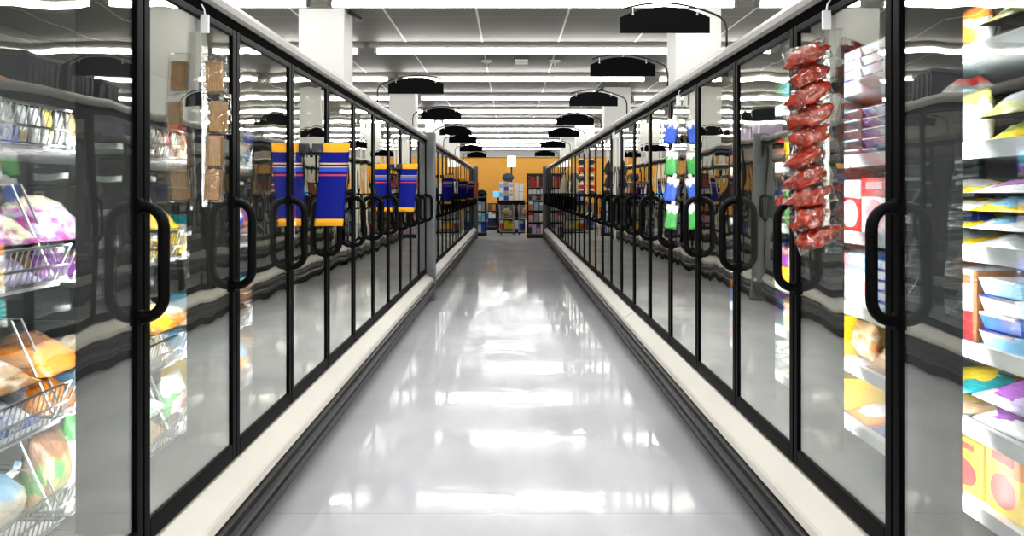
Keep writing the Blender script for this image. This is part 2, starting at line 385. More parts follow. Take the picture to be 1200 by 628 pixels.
def make_case(s, k, Y0, label, fitted, ends=(False, False), lamps=True, seam=(0, 0), name='freezer_case'):
    L = k*P
    r = empty(name, (s*D[s], Y0, 0)); tag(r, label, 'freezer', 'glass door freezer cases along the aisle')
    g = .0015
    b = nb(); prism(b, [(.03, .345), (.0, .338), (-.074, .288), (-.082, .278), (-.086, .252), (-.07, .235), (.03, .235)], seam[0], L-seam[1], s); obj('bumper_ledge', b, LEDGE, r)
    b = nb(); prism(b, [(-.03, .234), (-.075, .234), (-.093, .226), (-.101, .21), (-.103, .19), (-.099, .172), (-.088, .162), (-.086, .150), (-.093, .140), (-.094, .115), (-.085, .10), (-.03, .10)], seam[0], L-seam[1], s); obj('bumper_rail', b, RUB, r)
    b = nb(); box(b, s*-.012, s*.02, g, L-g, 0, .234); obj('kick_plate', b, KICK, r)
    b = nb()
    box(b, s*.032, s*.90, g, L-g, .235, .40); box(b, s*.86, s*.90, g, L-g, .40, 1.97)
    box(b, s*.04, s*.90, g, L-g, 1.975, 2.06); box(b, s*.10, s*.90, g, L-g, 0, .234)
    if ends[0]: box(b, s*.04, s*.86, g, .035, .40, 1.974)
    if ends[1]: box(b, s*.04, s*.86, L-.035, L-g, .40, 1.974)
    obj('cabinet_body', b, LINER, r)
    b = nb(); box(b, s*.0, s*.039, g, L-g, 1.957, 1.99); obj('header_strip', b, plain('dead black header', (.0012, .0012, .0014), .8, spec=.02), r)
    b = nb(); prism(b, [(.0385, 1.9905), (-.004, 1.9905), (-.012, 2.004), (-.016, 2.026), (-.008, 2.044), (.02, 2.060), (.09, 2.070), (.09, 2.0605), (.0385, 2.0605)], 0, L, s); obj('top_rail', b, RAILM, r)
    for i in range(k):
        fr, gl, hd = DOORM[s]
        d = link('door', fr, BLACK, r, (0, i*P, 0)); link('glass_pane', gl, GLASS, d); link('handle', hd, HANDLE, d)
    for i in range(k+1):
        me, le = MULM[s, 1 if i == 0 else (2 if i == k else 0)]
        yy = i*P
        mu = link('mullion', me, MULL, r, (0, yy, 0))
        if lamps: link('lamp_strip', le, LED, mu)
    if fitted and s > 0:
        for z in RZ:
            b = nb(); box(b, .215, .84, .005, L-.005, z-.018, z); sh = obj('shelf', b, WSHELF, r)
            b = lip_mesh(s, L); bmesh.ops.translate(b, verts=b.verts, vec=(0, 0, z)); obj('price_rail', b, PRICE, sh)
    elif fitted:
        fl, fe, br = BASK
        for i in range(k):
            for z in LZ:
                q = link('wire_basket', fl, WSHELF, r, (0, i*P, z)); link('wire_front', fe, WIRE, q)
                if z < LZ[0]: link('wire_divider', br, WIRE, q)
    return r
posn = ['nearest the camera', 'second from the camera', 'third from the camera', 'fourth from the camera', 'fifth from the camera', 'farthest from the camera']
def mull(s, n): return M0[s] + P*n
# right run
for i, (n0, k) in enumerate(((-2, 3), (1, 5), (6, 5), (11, 5), (16, 5), (21, 6))):
    make_case(1, k, mull(1, n0), 'black-framed glass door freezer with white shelves on the right side, %s' % posn[i] if i < 3 else 'black-framed glass door freezer on the right side, %s' % posn[i],
              i < 3, (i == 0, i == 5), i < 3, ((0, 0), (0, .006), (.006, 0), (0, 0), (0, 0), (0, 0))[i])
# left runs
for i, (n0, k) in enumerate(((-2, 2), (0, 5), (5, 5))):
    make_case(-1, k, mull(-1, n0), 'black-framed glass door freezer with wire baskets on the left side, %s' % posn[i], True, (i == 0, i == 2), True)
YL2 = mull(-1, 10)+.14
for i, k in enumerate((5, 6, 6)):
    make_case(-1, k, YL2+P*(0, 5, 11)[i], 'black-framed glass door freezer on the left side past the grey post, %s' % ('just behind it', 'second behind it', 'farthest from the camera')[i], False, (i == 0, i == 2), False)
# grey end posts
def post(s, y, label):
    b = nb()
    pr = [(-.05, 0), (-.05, 2.06)]
    X0, X1 = s*(D[s]-.108), s*(D[s]+.06)
    box(b, X0, X1, y, y+.10, 0.0, 2.09, .028)
    tag(obj('end_post', b, POSTM), label, 'post', 'grey posts at the freezer ends')
post(-1, mull(-1, 10)+.02, 'rounded grey upright post between the two left freezer runs')
post(-1, YL2+P*17+.01, 'rounded grey upright post at the far end of the left freezers')
post(1, mull(1, 27)+.01, 'rounded grey upright post at the far end of the right freezers')

# ------------------------------------------------------------------ arched aisle signs
def make_sign(s):
    r = empty('aisle_sign', (0, 0, 0))
    b = nb(); n = 14
    w2 = .2295; cx = -s*.3175
    pr = [(-w2, .100), (w2, .100)] + [(w2-2*w2*k/n, .180+.055*(1-(1-2*k/n)**2)) for k in range(n+1)]
    fa = [b.verts.new((cx+x, -.005, z)) for x, z in pr]; ba = [b.verts.new((cx+x, .005, z)) for x, z in pr]
    m = len(pr)
    for i in range(m): b.faces.new((fa[i], fa[(i+1) % m], ba[(i+1) % m], ba[i]))
    b.faces.new(fa); b.faces.new(ba[::-1]); bd = obj('sign_board', b, SIGNB, r)
    pts = [(0, 0, 0), (0, 0, .07), (0, 0, .12), (-s*.008, 0, .155), (-s*.03, 0, .18), (-s*.07, 0, .199)]
    for k in range(1, 15):
        t = k/14; x = .07+.464*t
        z = .199+.055*(1-((x-.335)/.265)**2)
        pts.append((-s*x, 0, z))
    b = nb(); tube(b, pts, .006, 8); lathe(b, [(.016, 0), (.016, .006), (.008, .012)], 10); obj('sign_arm', b, SIGNA, r, smooth=True)
    for q in (-.165, .165):
        x = abs(cx+q) if True else 0
        zt = .199+.055*(1-((x-.335)/.265)**2); zb = .180+.055*(1-(q/w2)**2)-.012
        b = nb(); tube(b, [(cx+q, 0, zt), (cx+q, -.006, (zt+zb)/2), (cx+q, -.006, zb)], .0028, 5); lathe(b, [(.006, -.004), (.006, .004)], 8, (cx+q, -.006, zb)); obj('hook', b, CHROME, r)
    return r
for s, ys in ((1, (4.09, 5.62, 7.58, 9.72, 11.8, 14.7, 18.2)), (-1, (6.62, 9.02, 11.45, 13.2, 16.0, 18.8))):
    p0 = make_sign(s)
    for i, y in enumerate(ys):
        o = p0 if i == 0 else copy_tree(p0)
        o.location = (s*(D[s]+.068), y, 2.066)
        q = 'nearest one' if i == 0 else ('farthest one' if i == len(ys)-1 else ORD[i+1]+' from camera')
        tag(o, 'black arched sign on a curved arm above the %s freezers, %s' % (side(s), q), 'sign', 'black arched aisle signs')

# ------------------------------------------------------------------ blue flag signs on the left doors
def flag_mat():
    m, nt, bb = nmat('blue flag with gold ends'); N = nt.nodes; L = nt.links.new
    tc = N.new('ShaderNodeTexCoord'); sp = N.new('ShaderNodeSeparateXYZ'); L(tc.outputs['Generated'], sp.inputs[0])
    cr = N.new('ShaderNodeValToRGB'); cr.color_ramp.interpolation = 'CONSTANT'
    gold, blue = (.60, .29, .02, 1), (.002, .007, .13, 1)
    els = [(0, gold), (.085, blue), (.60, (.40, .04, .05, 1)), (.62, blue), (.655, (.03, .07, .36, 1)), (.70, (.33, .27, .24, 1)), (.715, blue), (.735, (.45, .30, .16, 1)), (.755, blue), (.885, gold)]
    e = cr.color_ramp.elements
    e[0].position = 0; e[0].color = els[0][1]; e[1].position = els[1][0]; e[1].color = els[1][1]
    for p, c in els[2:]: x = e.new(p); x.color = c
    L(sp.outputs['Z'], cr.inputs[0]); L(cr.outputs[0], bb.inputs['Base Color']); bb.inputs['Roughness'].default_value = .6; bb.inputs['Specular IOR Level'].default_value = .12
    MATS['flag'] = m
    return m
FLAG = flag_mat()
def make_flag(mat):
    r = empty('flag_sign', (0, 0, 0))
    b = nb(); n, m = 8, 14; v = {}
    for sd in (0, 1):
        for i in range(n+1):
            for j in range(m+1):
                t = i/n; z = j/m
                v[sd, i, j] = b.verts.new((.046+.150*t-.035*(1-z)*1.0, .018*math.sin(PI*t)*(1 if True else 0)-.01*(1-z)+(.003 if sd else 0), -.436*(1-z)))
    for sd in (0, 1):
        for i in range(n):
            for j in range(m): b.faces.new((v[sd,i,j], v[sd,i+1,j], v[sd,i+1,j+1], v[sd,i,j+1]))
    for i in range(n):
        b.faces.new((v[0,i,0], v[1,i,0], v[1,i+1,0], v[0,i+1,0])); b.faces.new((v[0,i,m], v[0,i+1,m], v[1,i+1,m], v[1,i,m]))
    for j in range(m):
        b.faces.new((v[0,0,j], v[0,0,j+1], v[1,0,j+1], v[1,0,j])); b.faces.new((v[0,n,j], v[1,n,j], v[1,n,j+1], v[0,n,j+1]))
    obj('flag_panel', b, mat, r, smooth=True)
    b = nb(); box(b, 0.0, .055, -.012, .012, -.05, -.005, .003); obj('clip', b, SIGNA, r)
    return r
F0 = make_flag(FLAG)
for i, (y, lab) in enumerate(((4.16, 'large blue flag sign with gold ends on the left doors, nearest the camera'), (7.23, 'blue flag sign with gold ends on the left doors just before the grey post'),
                              (11.77, 'blue flag sign with gold ends on the left doors, first one past the grey post'), (15.5, 'blue flag sign with gold ends on the left doors, second one past the grey post'),
                              (18.7, 'small distant blue flag sign on the left doors, last blue one in the row'))):
    o = F0 if i == 0 else copy_tree(F0)
    o.location = (-D[-1], y, 1.608); tag(o, lab, 'flag', 'blue flag signs on the left doors')
OF = make_flag(plain('rust orange flag', (.50, .13, .03), .5)); OF.location = (-D[-1], 21.4, 1.608)
tag(OF, 'rust orange flag sign on the last left freezer door', 'flag')

# ------------------------------------------------------------------ packages
def sheet_bag(w, d, h, lying, seed, fins=True):
    """sealed pillow bag: width along y; standing (height z) or lying (depth x, height z)"""
    b = nb(); nu, nv = 12, 12; v = {}
    A, B, T = (w, h, d) if not lying else (w, d, h)
    for sd in (1, -1):
        for i in range(nu+1):
            for j in range(nv+1):
                a, c = i/nu, j/nv
                e = max(0.0, math.sin(PI*a)); f = max(0.0, math.sin(PI*min(1, max(0, (c-.06)/.88))))
                th = (e**.55)*(f**.45)
                nz = noise.noise(Vector((a*3.1+seed*7.3, c*3.3+sd, seed*1.7)))
                nz2 = noise.noise(Vector((a*8+seed, c*8, seed*2.9+sd)))
                t = th*(1+.30*nz+.10*nz2) if 0 < th else 0
                t = min(t, 1.0)
                pin = 1-.10*th*abs(2*c-1)
                y = (a-.5)*A*(pin) ; q = c*B
                if lying:
                    z = (T*t+.002 if sd > 0 else 0.0)
                    v[sd, i, j] = b.verts.new((q-B/2, y, z))
                else:
                    v[sd, i, j] = b.verts.new((sd*T/2*t, y, q))
    for sd in (1, -1):
        for i in range(nu):
            for j in range(nv): b.faces.new((v[sd,i,j], v[sd,i+1,j], v[sd,i+1,j+1], v[sd,i,j+1]))
    bmesh.ops.remove_doubles(b, verts=b.verts, dist=.0005)
    be = [e for e in b.edges if e.is_boundary]
    if be: bmesh.ops.bridge_loops(b, edges=be) if False else bmesh.ops.holes_fill(b, edges=be, sides=0)
    return b
def lump(bm, rx, ry, rz, seed, amp=.18, c=(0, 0, 0), sub=3):
    t = bmesh.ops.create_icosphere(bm, subdivisions=sub, radius=1)
    for vv in t['verts']:
        p = vv.co.copy(); k = 1+amp*noise.noise(p*1.6+Vector((seed*3.7, seed, 0)))+amp*.5*noise.noise(p*4+Vector((seed, 0, seed*2.3)))
        vv.co = Vector((c[0]+p.x*rx*k, c[1]+p.y*ry*k, c[2]+max(-1, p.z*k)*rz))
SEED = [0]
KINDW = {'box': ('carton', 'box', 'frozen_food_box'), 'bag': ('standing bag', 'bag', 'frozen_food_bag'), 'flat': ('flat bag', 'bag', 'frozen_food_bag'),
         'tray': ('tray pack', 'tray', 'food_tray'), 'tub': ('round tub', 'tub', 'food_tub'), 'pkt': ('slim packet', 'packet', 'slim_packet'), 'bird': ('wrapped bird', 'poultry', 'wrapped_poultry')}
ITEMS = []
def item(s, kind, X, Y, z, w, d, h, c1, c2, c3, mode, shelf_i, lvl):
    """one package, its front at distance X from the aisle centre"""
    SEED[0] += 1; sd = SEED[0]
    words, cat, nm = KINDW[kind]
    loc = (s*(X+d/2), Y, z)
    if kind == 'box':
        b = nb(); box(b, -d/2, d/2, -w/2, w/2, 0, h, .003)
        o = obj(nm, b, pack(c1, c2, c3, mode), None, loc)
        b = nb(); box(b, -s*(d/2+.0006), -s*(d/2-.001), -w*.32, w*.32, h*.80, h*.93); obj('brand_panel', b, plain('panel '+c3, COL[c3], .4), o)
    elif kind in ('bag', 'pkt'):
        o = obj(nm, sheet_bag(w, d, h, False, sd), pack(c1, c2, c3, mode, .25, .35), None, loc, True)
    elif kind == 'flat':
        o = obj(nm, sheet_bag(w, d, h, True, sd), pack(c1, c2, c3, mode if mode != 'oval' else 'flat', .25, .35), None, loc, True)
    elif kind == 'tray':
        b = nb(); prism_ = [(-d/2, -w/2), (d/2, -w/2), (d/2, w/2), (-d/2, w/2)]
        lo = [b.verts.new((x*.9, y*.9, 0)) for x, y in prism_]; hi = [b.verts.new((x, y, h*.8)) for x, y in prism_]
        for i in range(4): b.faces.new((lo[i], lo[(i+1) % 4], hi[(i+1) % 4], hi[i]))
        b.faces.new(lo[::-1]); b.faces.new(hi)
        o = obj(nm, b, plain('tray '+c1, COL[c1], .35), None, loc)
        b = nb(); box(b, -d/2-.002, d/2+.002, -w/2-.002, w/2+.002, h*.8, h, .004); obj('lid_film', b, pack(c2, c3, c1, 'half'), o)
    elif kind == 'tub':
        b = nb(); lathe(b, [(w*.40, 0), (w*.48, h*.82)], 22); o = obj(nm, b, pack(c1, c2, c3, mode), None, loc, True)
        b = nb(); lathe(b, [(w*.5, h*.80), (w*.5, h*.97), (w*.47, h)], 22); obj('lid', b, plain('lid '+c2, COL[c2], .35), o)
    else:
        b = nb(); lump(b, d/2, w/2, h/2, sd, .10, (0, 0, h/2)); o = obj(nm, b, pack(c1, c1, c2, 'blotch', .2, .3), None, loc, True)
        b = nb(); tube(b, [(-s*d*.1, w*.40, h*.75), (-s*d*.12, w*.52, h*.80), (-s*d*.12, w*.58, h*.92)], .012, 6); obj('wrap_tie', b, pack('white', 'white', c2, 'blotch'), o)
    yg = Y*D[s]/X                                   # where the view to it passes the glass
    pane = int(math.floor((yg-M0[s])/P))+1          # 0 = nearest door
    ITEMS.append([o, s, shelf_i, pane, Y, lvl, words, cat, c1, c2, d, z])
    return o
def col_of(x): return x
def fill_shelf(s, si, z, y0, cols, X=None, gap=.012):
    """columns of (width, [(kind, d, h, c1, c2, c3, mode), ... bottom to top]) laid along the shelf"""
    X = X if X else D[s]+(.26 if s < 0 else .25)
    y = y0
    for w_, st in cols:
        zz = z+.001
        for lvl, (kind, d, h, c1, c2, c3, mode) in enumerate(st):
            item(s, kind, X, y+w_/2, zz, w_-.004, d, h, c1, c2, c3, mode, si, lvl); zz += h+.002+(.006 if kind == 'flat' else 0)
        y += w_+gap
    return y
bx = lambda d, h, a, b, c, m='oval': ('box', d, h, a, b, c, m)
bg = lambda d, h, a, b, c, m='oval': ('bag', d, h, a, b, c, m)
fb = lambda d, h, a, b, c, m='flat': ('flat', d, h, a, b, c, m)
ty = lambda d, h, a, b, c, m='half': ('tray', d, h, a, b, c, m)
pk = lambda d, h, a, b, c, m='half': ('pkt', d, h, a, b, c, m)
rnd = random.Random(11)
def rand_cols(s, length, hmax):
    out = []; tot = 0
    pal = ['white', 'white', 'yellow', 'red', 'orange', 'blue', 'light blue', 'green', 'cream', 'tan', 'purple', 'teal', 'brown', 'pink']
    while True:
        w_ = rnd.uniform(.13, .23)
        if tot+w_ > length: break
        a, b_, c_ = rnd.sample(pal, 3)
        k = rnd.choice(['box', 'box', 'bag', 'flat', 'tray', 'bag'])
        if k == 'box': st = [bx(.22, hmax*rnd.uniform(.65, .92), a, b_, c_, rnd.choice(['oval', 'half']))]
        elif k == 'bag': st = [bg(.09, hmax*rnd.uniform(.7, .95), a, b_, c_)]
        elif k == 'flat': st = [fb(.26, hmax*.24, a, b_, c_) for _ in range(3)]
        else: st = [ty(.2, hmax*.2, a, b_, c_) for _ in range(4)]
        out.append((w_, st)); tot += w_+.012
    return out
def packets(n, pal, d=.16, h=.11):
    out = []
    for i in range(n):
        a, b_ = pal[i % len(pal)]
        out.append((.048, [('pkt', .03, h, a, b_, rnd.choice(['white', 'tan', 'grey']), 'half')]))
    return out

# right shelves, from the camera towards the back
Rshelf = {
 0: [(.19, [fb(.24, .06, 'grey', 'olive', 'white'), fb(.24, .06, 'olive', 'grey', 'white')]), (.19, [bg(.10, .15, 'white', 'orange', 'orange')]), (.15, [bx(.2, .165, 'light blue', 'blue', 'white', 'half')]), (.14, [bx(.2, .16, 'blue', 'light blue', 'white', 'half')]),
     (.20, [ty(.2, .035, 'white', 'light blue', 'navy')]*4), (.20, [ty(.2, .035, 'white', 'white', 'blue')]*4), (.13, [bx(.2, .165, 'white', 'pink', 'orange')]), (.13, [bx(.2, .155, 'cream', 'white', 'orange')])],
 1: [(.20, [fb(.24, .07, 'yellow', 'grey', 'olive'), fb(.24, .07, 'olive', 'yellow', 'grey')]), (.20, [bg(.11, .17, 'grey', 'white', 'olive', 'blotch')]), (.12, [bx(.18, .19, 'teal', 'cyan', 'white')]), (.14, [bx(.2, .18, 'orange', 'tan', 'yellow')]),
     (.20, [ty(.2, .035, 'navy', 'white', 'charcoal')]*5), (.19, [ty(.2, .035, 'charcoal', 'light blue', 'white')]*5), (.16, [bx(.2, .20, 'cyan', 'cyan', 'light blue')]), (.12, [bx(.2, .18, 'brown', 'tan', 'white')])],
 2: [(.26, [fb(.26, .042, 'white', 'yellow', 'white'), fb(.26, .042, 'white', 'yellow', 'light blue'), fb(.26, .042, 'yellow', 'white', 'light blue'), fb(.26, .042, 'white', 'yellow', 'purple')]),
     (.26, [fb(.26, .042, 'yellow', 'gold', 'white'), fb(.26, .042, 'yellow', 'white', 'blue'), fb(.26, .042, 'white', 'yellow', 'gold'), fb(.26, .042, 'yellow', 'white', 'white')]),
     (.16, [bx(.2, .19, 'white', 'white', 'yellow')]),
     (.20, [bx(.2, .205, 'white', 'red', 'pink')]), (.18, [bx(.2, .20, 'red', 'white', 'white')]), (.16, [bx(.2, .20, 'yellow', 'yellow', 'cream')]), (.13, [bx(.2, .19, 'grey', 'olive', 'yellow')])],
 3: [(.18, [ty(.2, .045, 'light blue', 'orange', 'navy'), ty(.2, .045, 'blue', 'tan', 'white'), ty(.2, .045, 'white', 'brown', 'navy'), ty(.2, .045, 'light blue', 'grey', 'white')]), (.14, [bx(.2, .20, 'dark red', 'white', 'brown', 'half')]), (.14, [bx(.2, .195, 'red', 'white', 'brown', 'half')]), (.14, [bx(.2, .20, 'brown', 'orange', 'tan')]),
     (.20, [ty(.2, .035, 'white', 'light blue', 'blue')]*5), (.17, [bx(.2, .19, 'white', 'light blue', 'pink')]), (.16, [bx(.2, .185, 'white', 'pink', 'tan')]), (.10, [bx(.2, .18, 'red', 'dark red', 'white')])],
 4: [(.24, [fb(.26, .055, 'white', 'lilac', 'purple'), fb(.26, .055, 'lilac', 'white', 'purple')]), (.24, [fb(.26, .05, 'tan', 'teal', 'yellow'), fb(.26, .05, 'teal', 'orange', 'yellow')]), (.15, [bg(.09, .14, 'yellow', 'gold', 'cyan')]),
     (.22, [fb(.22, .13, 'caramel', 'tan', 'cream')]), (.17, [bg(.1, .15, 'caramel', 'cream', 'tan', 'blotch')]), (.16, [bx(.2, .155, 'yellow', 'yellow', 'yellow')]), (.13, [bx(.2, .15, 'yellow', 'gold', 'white')])],
 5: [(.15, [bx(.2, .17, 'yellow', 'orange', 'red')]), (.22, [bx(.2, .15, 'yellow', 'yellow', 'red')]), (.20, [ty(.2, .045, 'blue', 'blue', 'navy'), ty(.2, .045, 'blue', 'navy', 'blue')]),
     (.24, [fb(.26, .06, 'blue', 'caramel', 'navy')]), (.22, [fb(.26, .05, 'orange', 'blue', 'white')]), (.20, [bx(.2, .12, 'yellow', 'yellow', 'gold')]), (.14, [bx(.2, .10, 'white', 'cream', 'tan')])],
}
def early(s, si, z, hmax):
    n0 = len(ITEMS); fill_shelf(s, si, z, 1.50, [c for c in rand_cols(s, .47, hmax)])
    for it in ITEMS[n0:]: it[3] = -9
for si, cols in Rshelf.items():
    early(1, si, RZ[si], .20 if si not in (4, 5, 0) else .155)
    y = fill_shelf(1, si, RZ[si], 2.02, cols)
    if y < 2.80 : pass
    fill_shelf(1, si, RZ[si], y, rand_cols(1, 5.9-y, .20 if si not in (4, 5, 0) else .155))
# left baskets
Lp1 = [('white', 'tan'), ('cream', 'grey'), ('tan', 'white'), ('grey', 'white'), ('cream', 'gold'), ('white', 'grey')]
Lp2 = [('white', 'purple'), ('tan', 'lilac'), ('lilac', 'cream'), ('cream', 'purple'), ('orange', 'white')]
Lp3 = [('white', 'blue'), ('blue', 'white'), ('tan', 'orange'), ('light blue', 'navy'), ('orange', 'cream')]
Lshelf = {
 0: packets(9, Lp1)+[(.05, [pk(.03, .11, 'blue', 'light blue', 'white')]), (.05, [pk(.03, .11, 'blue', 'blue', 'white')]), (.05, [pk(.03, .11, 'blue', 'white', 'blue')])]+packets(3, Lp1)
    + packets(7, [('dark red', 'cream'), ('cream', 'brown'), ('grey', 'dark red')])+[(.17, [bg(.1, .19, 'red', 'orange', 'pink', 'blotch')]), (.16, [bx(.2, .17, 'white', 'red', 'orange')])],
 1: [(.24, [fb(.22, .10, 'cream', 'lilac', 'orange'), fb(.26, .10, 'magenta', 'cream', 'purple', 'blotch')]), (.26, [fb(.22, .10, 'tan', 'purple', 'white'), fb(.26, .13, 'magenta', 'lilac', 'cream', 'blotch')]), (.20, [fb(.22, .09, 'orange', 'yellow', 'blue'), fb(.22, .07, 'lilac', 'cream', 'tan', 'blotch')]),
     (.16, [fb(.22, .09, 'grey', 'white', 'yellow')]),
     (.26, [fb(.22, .10, 'yellow', 'gold', 'cream'), fb(.24, .10, 'yellow', 'gold', 'olive', 'blotch')]), (.19, [fb(.22, .09, 'gold', 'yellow', 'white')]), (.16, [bx(.2, .11, 'grey', 'white', 'tan')])],
 2: [(.22, [fb(.22, .10, 'blue', 'white', 'tan', 'blotch'), fb(.24, .08, 'caramel', 'tan', 'white', 'blotch')]), (.24, [fb(.22, .10, 'white', 'orange', 'blue'), fb(.24, .11, 'caramel', 'orange', 'brown', 'blotch')]), (.22, [fb(.22, .09, 'light blue', 'white', 'orange'), fb(.2, .07, 'tan', 'caramel', 'cream')]),
     (.16, [fb(.22, .09, 'cream', 'white', 'blue')]),
     (.27, [fb(.22, .10, 'white', 'cream', 'grey'), fb(.26, .11, 'orange', 'yellow', 'cream', 'blotch')]), (.19, [fb(.22, .09, 'white', 'light blue', 'tan'), fb(.22, .07, 'cream', 'orange', 'white', 'blotch')]), (.16, [fb(.22, .09, 'grey', 'white', 'brown')])],
 3: [(.24, [('bird', .24, .17, 'cream', 'light blue', 'white', 'oval')]), (.17, [bg(.12, .22, 'green', 'tan', 'brown', 'blotch')]), (.18, [bg(.12, .25, 'white', 'green', 'green')]), (.20, [fb(.22, .07, 'caramel', 'cream', 'orange', 'blotch'), fb(.22, .06, 'green', 'white', 'tan', 'blotch')]),
     (.22, [fb(.24, .09, 'caramel', 'tan', 'cream', 'blotch'), fb(.22, .07, 'green', 'white', 'green', 'blotch')]), (.19, [bg(.1, .2, 'green', 'white', 'pink')]), (.18, [fb(.22, .09, 'tan', 'brown', 'cream', 'blotch')])],
}
for si, cols in Lshelf.items():
    early(-1, si, LZ[si], .22)
    y = fill_shelf(-1, si, LZ[si], 1.98, cols)
    fill_shelf(-1, si, LZ[si], y, rand_cols(-1, 6.1-y, .22))

SHN = {1: ['top shelf', 'second shelf down', 'third shelf down', 'fourth shelf down', 'fifth shelf down', 'bottom shelf'], -1: ['top basket', 'second basket down', 'third basket down', 'bottom basket']}
cnt = {}
for it in sorted(ITEMS, key=lambda q: (q[1], q[2], q[3], q[4], q[5])):
    o, s, si, pane, Y, lvl, words, cat, c1, c2, d, z = it
    it.append(None)
    k = (s, si, pane); cnt.setdefault(k, [])
    if not cnt[k] or abs(cnt[k][-1]-Y) > .001: cnt[k].append(Y)
    idx = len(cnt[k])
    same = [q for q in ITEMS if q[1] == s and q[2] == si and abs(q[4]-Y) < .001]
    lv = ''
    if len(same) > 1:
        lv = ' at stack bottom' if lvl == 0 else (' atop its stack' if lvl == len(same)-1 else ' %s up in stack' % ORD[lvl+1])
    dn = 'nearest' if pane <= 0 else ORD[pane+1]
    hy = lambda c: c.replace(' ', '-')
    cc = hy(c1) if (c1 == c2 or lv) else hy(c1)+' and '+hy(c2)
    lab = '%s %s%s, %s column, %s, %s %s door' % (cc, words, lv, ORD[idx], SHN[s][si], dn, side(s))
    if pane == -9: lab = '%s %s%s, %s column, %s past the %s edge' % (cc, words, lv, ORD[idx], SHN[s][si], side(s))
    tag(o, lab, cat, '%s on the %s %s' % ({'box': 'boxes', 'bag': 'bags', 'tray': 'trays', 'tub': 'tubs', 'packet': 'packets', 'poultry': 'poultry'}[cat], side(s), SHN[s][si]))

# ------------------------------------------------------------------ clip strips on the doors
def strip(s, y, ztop, zbot, label, grp='clip strips hanging on the doors', u=-.012, wd=.02):
    r = empty('clip_strip', (s*(D[s]+u), y, ztop))
    b = nb(); box(b, -wd/2, wd/2, -.001, .001, zbot-ztop, 0); obj('strip_tape', b, STRIPM, r)
    b = nb(); box(b, -.014, .014, -.006, .006, -.05, .012, .003); tube(b, [(0, 0, .01), (0, -.008, .03), (s*.010, -.004, .045)], .003, 6); obj('clip_hook', b, plain('white plastic clip', (.8, .8, .8), .3), r)
    tag(r, label, 'clip strip', grp)
    return r
YC = 2.60
strip(1, YC, 1.93, 1.19, 'clear plastic clip strip carrying red snack bags on the second right door')
MEAT = plain('glossy red brown meat', (.27, .020, .006), .25, bump=.6, bscale=38, var=.85, coat=.5)
for i in range(10):
    z = 1.795-.0655*i
    dx_ = (-.004, .004, 0, .006, .008, -.006, -.004, .006, .004, .03)[i]
    r = empty('snack_bag', (D[1]-.075+dx_, YC-.012, z)); r.rotation_euler = (0, -.38+.12*math.sin(i*2.1), .25*math.sin(i*1.7))
    b = nb(); lump(b, .066, .034, .030, i*1.7+3, .62, (-.004, 0, -.002)); obj('red_meat', b, MEAT, r, smooth=True)
    me = sheet_bag(.072, .078, .155, False, 40+i)       # pillow turned to face down the aisle
    bmesh.ops.rotate(me, verts=me.verts, cent=(0, 0, 0), matrix=Matrix.Rotation(PI/2, 3, 'X'))
    bmesh.ops.rotate(me, verts=me.verts, cent=(0, 0, 0), matrix=Matrix.Rotation(PI/2, 3, 'Z'))
    c = sum((v.co for v in me.verts), Vector())/len(me.verts)
    for v in me.verts:
        v.co -= c
    obj('clear_pouch', me, FILM, r, smooth=True)
    q = 'topmost' if i == 0 else ('lowest' if i == 9 else ORD[i+1]+' from the top')
    tag(r, 'clear bag of red-brown meat snacks on the right door clip strip, %s' % q, 'snack bag', 'red snack bags on the right clip strip')
YK = 2.66
strip(-1, YK, 1.93, 1.30, 'clear plastic clip strip carrying brown packs on the second left door')
BRN = None
def brown_mat():
    m, nt, bb = nmat('brown sticks'); N = nt.nodes; L = nt.links.new
    tc = N.new('ShaderNodeTexCoord'); wv = N.new('ShaderNodeTexWave'); wv.inputs['Scale'].default_value = 60; wv.inputs['Distortion'].default_value = 2
    cr = N.new('ShaderNodeValToRGB'); cr.color_ramp.elements[0].color = (.17, .085, .03, 1); cr.color_ramp.elements[1].color = (.42, .25, .11, 1)
    L(tc.outputs['Object'], wv.inputs['Vector']); L(wv.outputs['Fac'], cr.inputs[0]); L(cr.outputs[0], bb.inputs['Base Color']); bb.inputs['Roughness'].default_value = .4
    return m
BRN = brown_mat()
for i, (z, q, dx_, rz) in enumerate(((1.735, 'topmost', 0, .1), (1.60, 'second from the top', .014, .5), (1.487, 'third from the top', .0, -.2), (1.375, 'lowest', -.004, -.25))):
    r = empty('brown_pack', (-D[-1]+.052+dx_, YK-.016, z)); r.rotation_euler = (0, .03*(i-1), rz)
    b = nb(); box(b, -.030, .026, -.011, .011, -.05, .05, .006); obj('brown_sticks', b, BRN, r)
    me = sheet_bag(.078, .036, .135, False, 70+i)
    bmesh.ops.rotate(me, verts=me.verts, cent=(0, 0, 0), matrix=Matrix.Rotation(PI/2, 3, 'Z')); bmesh.ops.translate(me, verts=me.verts, vec=(0, 0, -.058)); obj('clear_pouch', me, FILM, r, smooth=True)
    tag(r, 'clear pouch of brown sticks on the left door clip strip, %s' % q, 'snack pack', 'brown packs on the left clip strip')
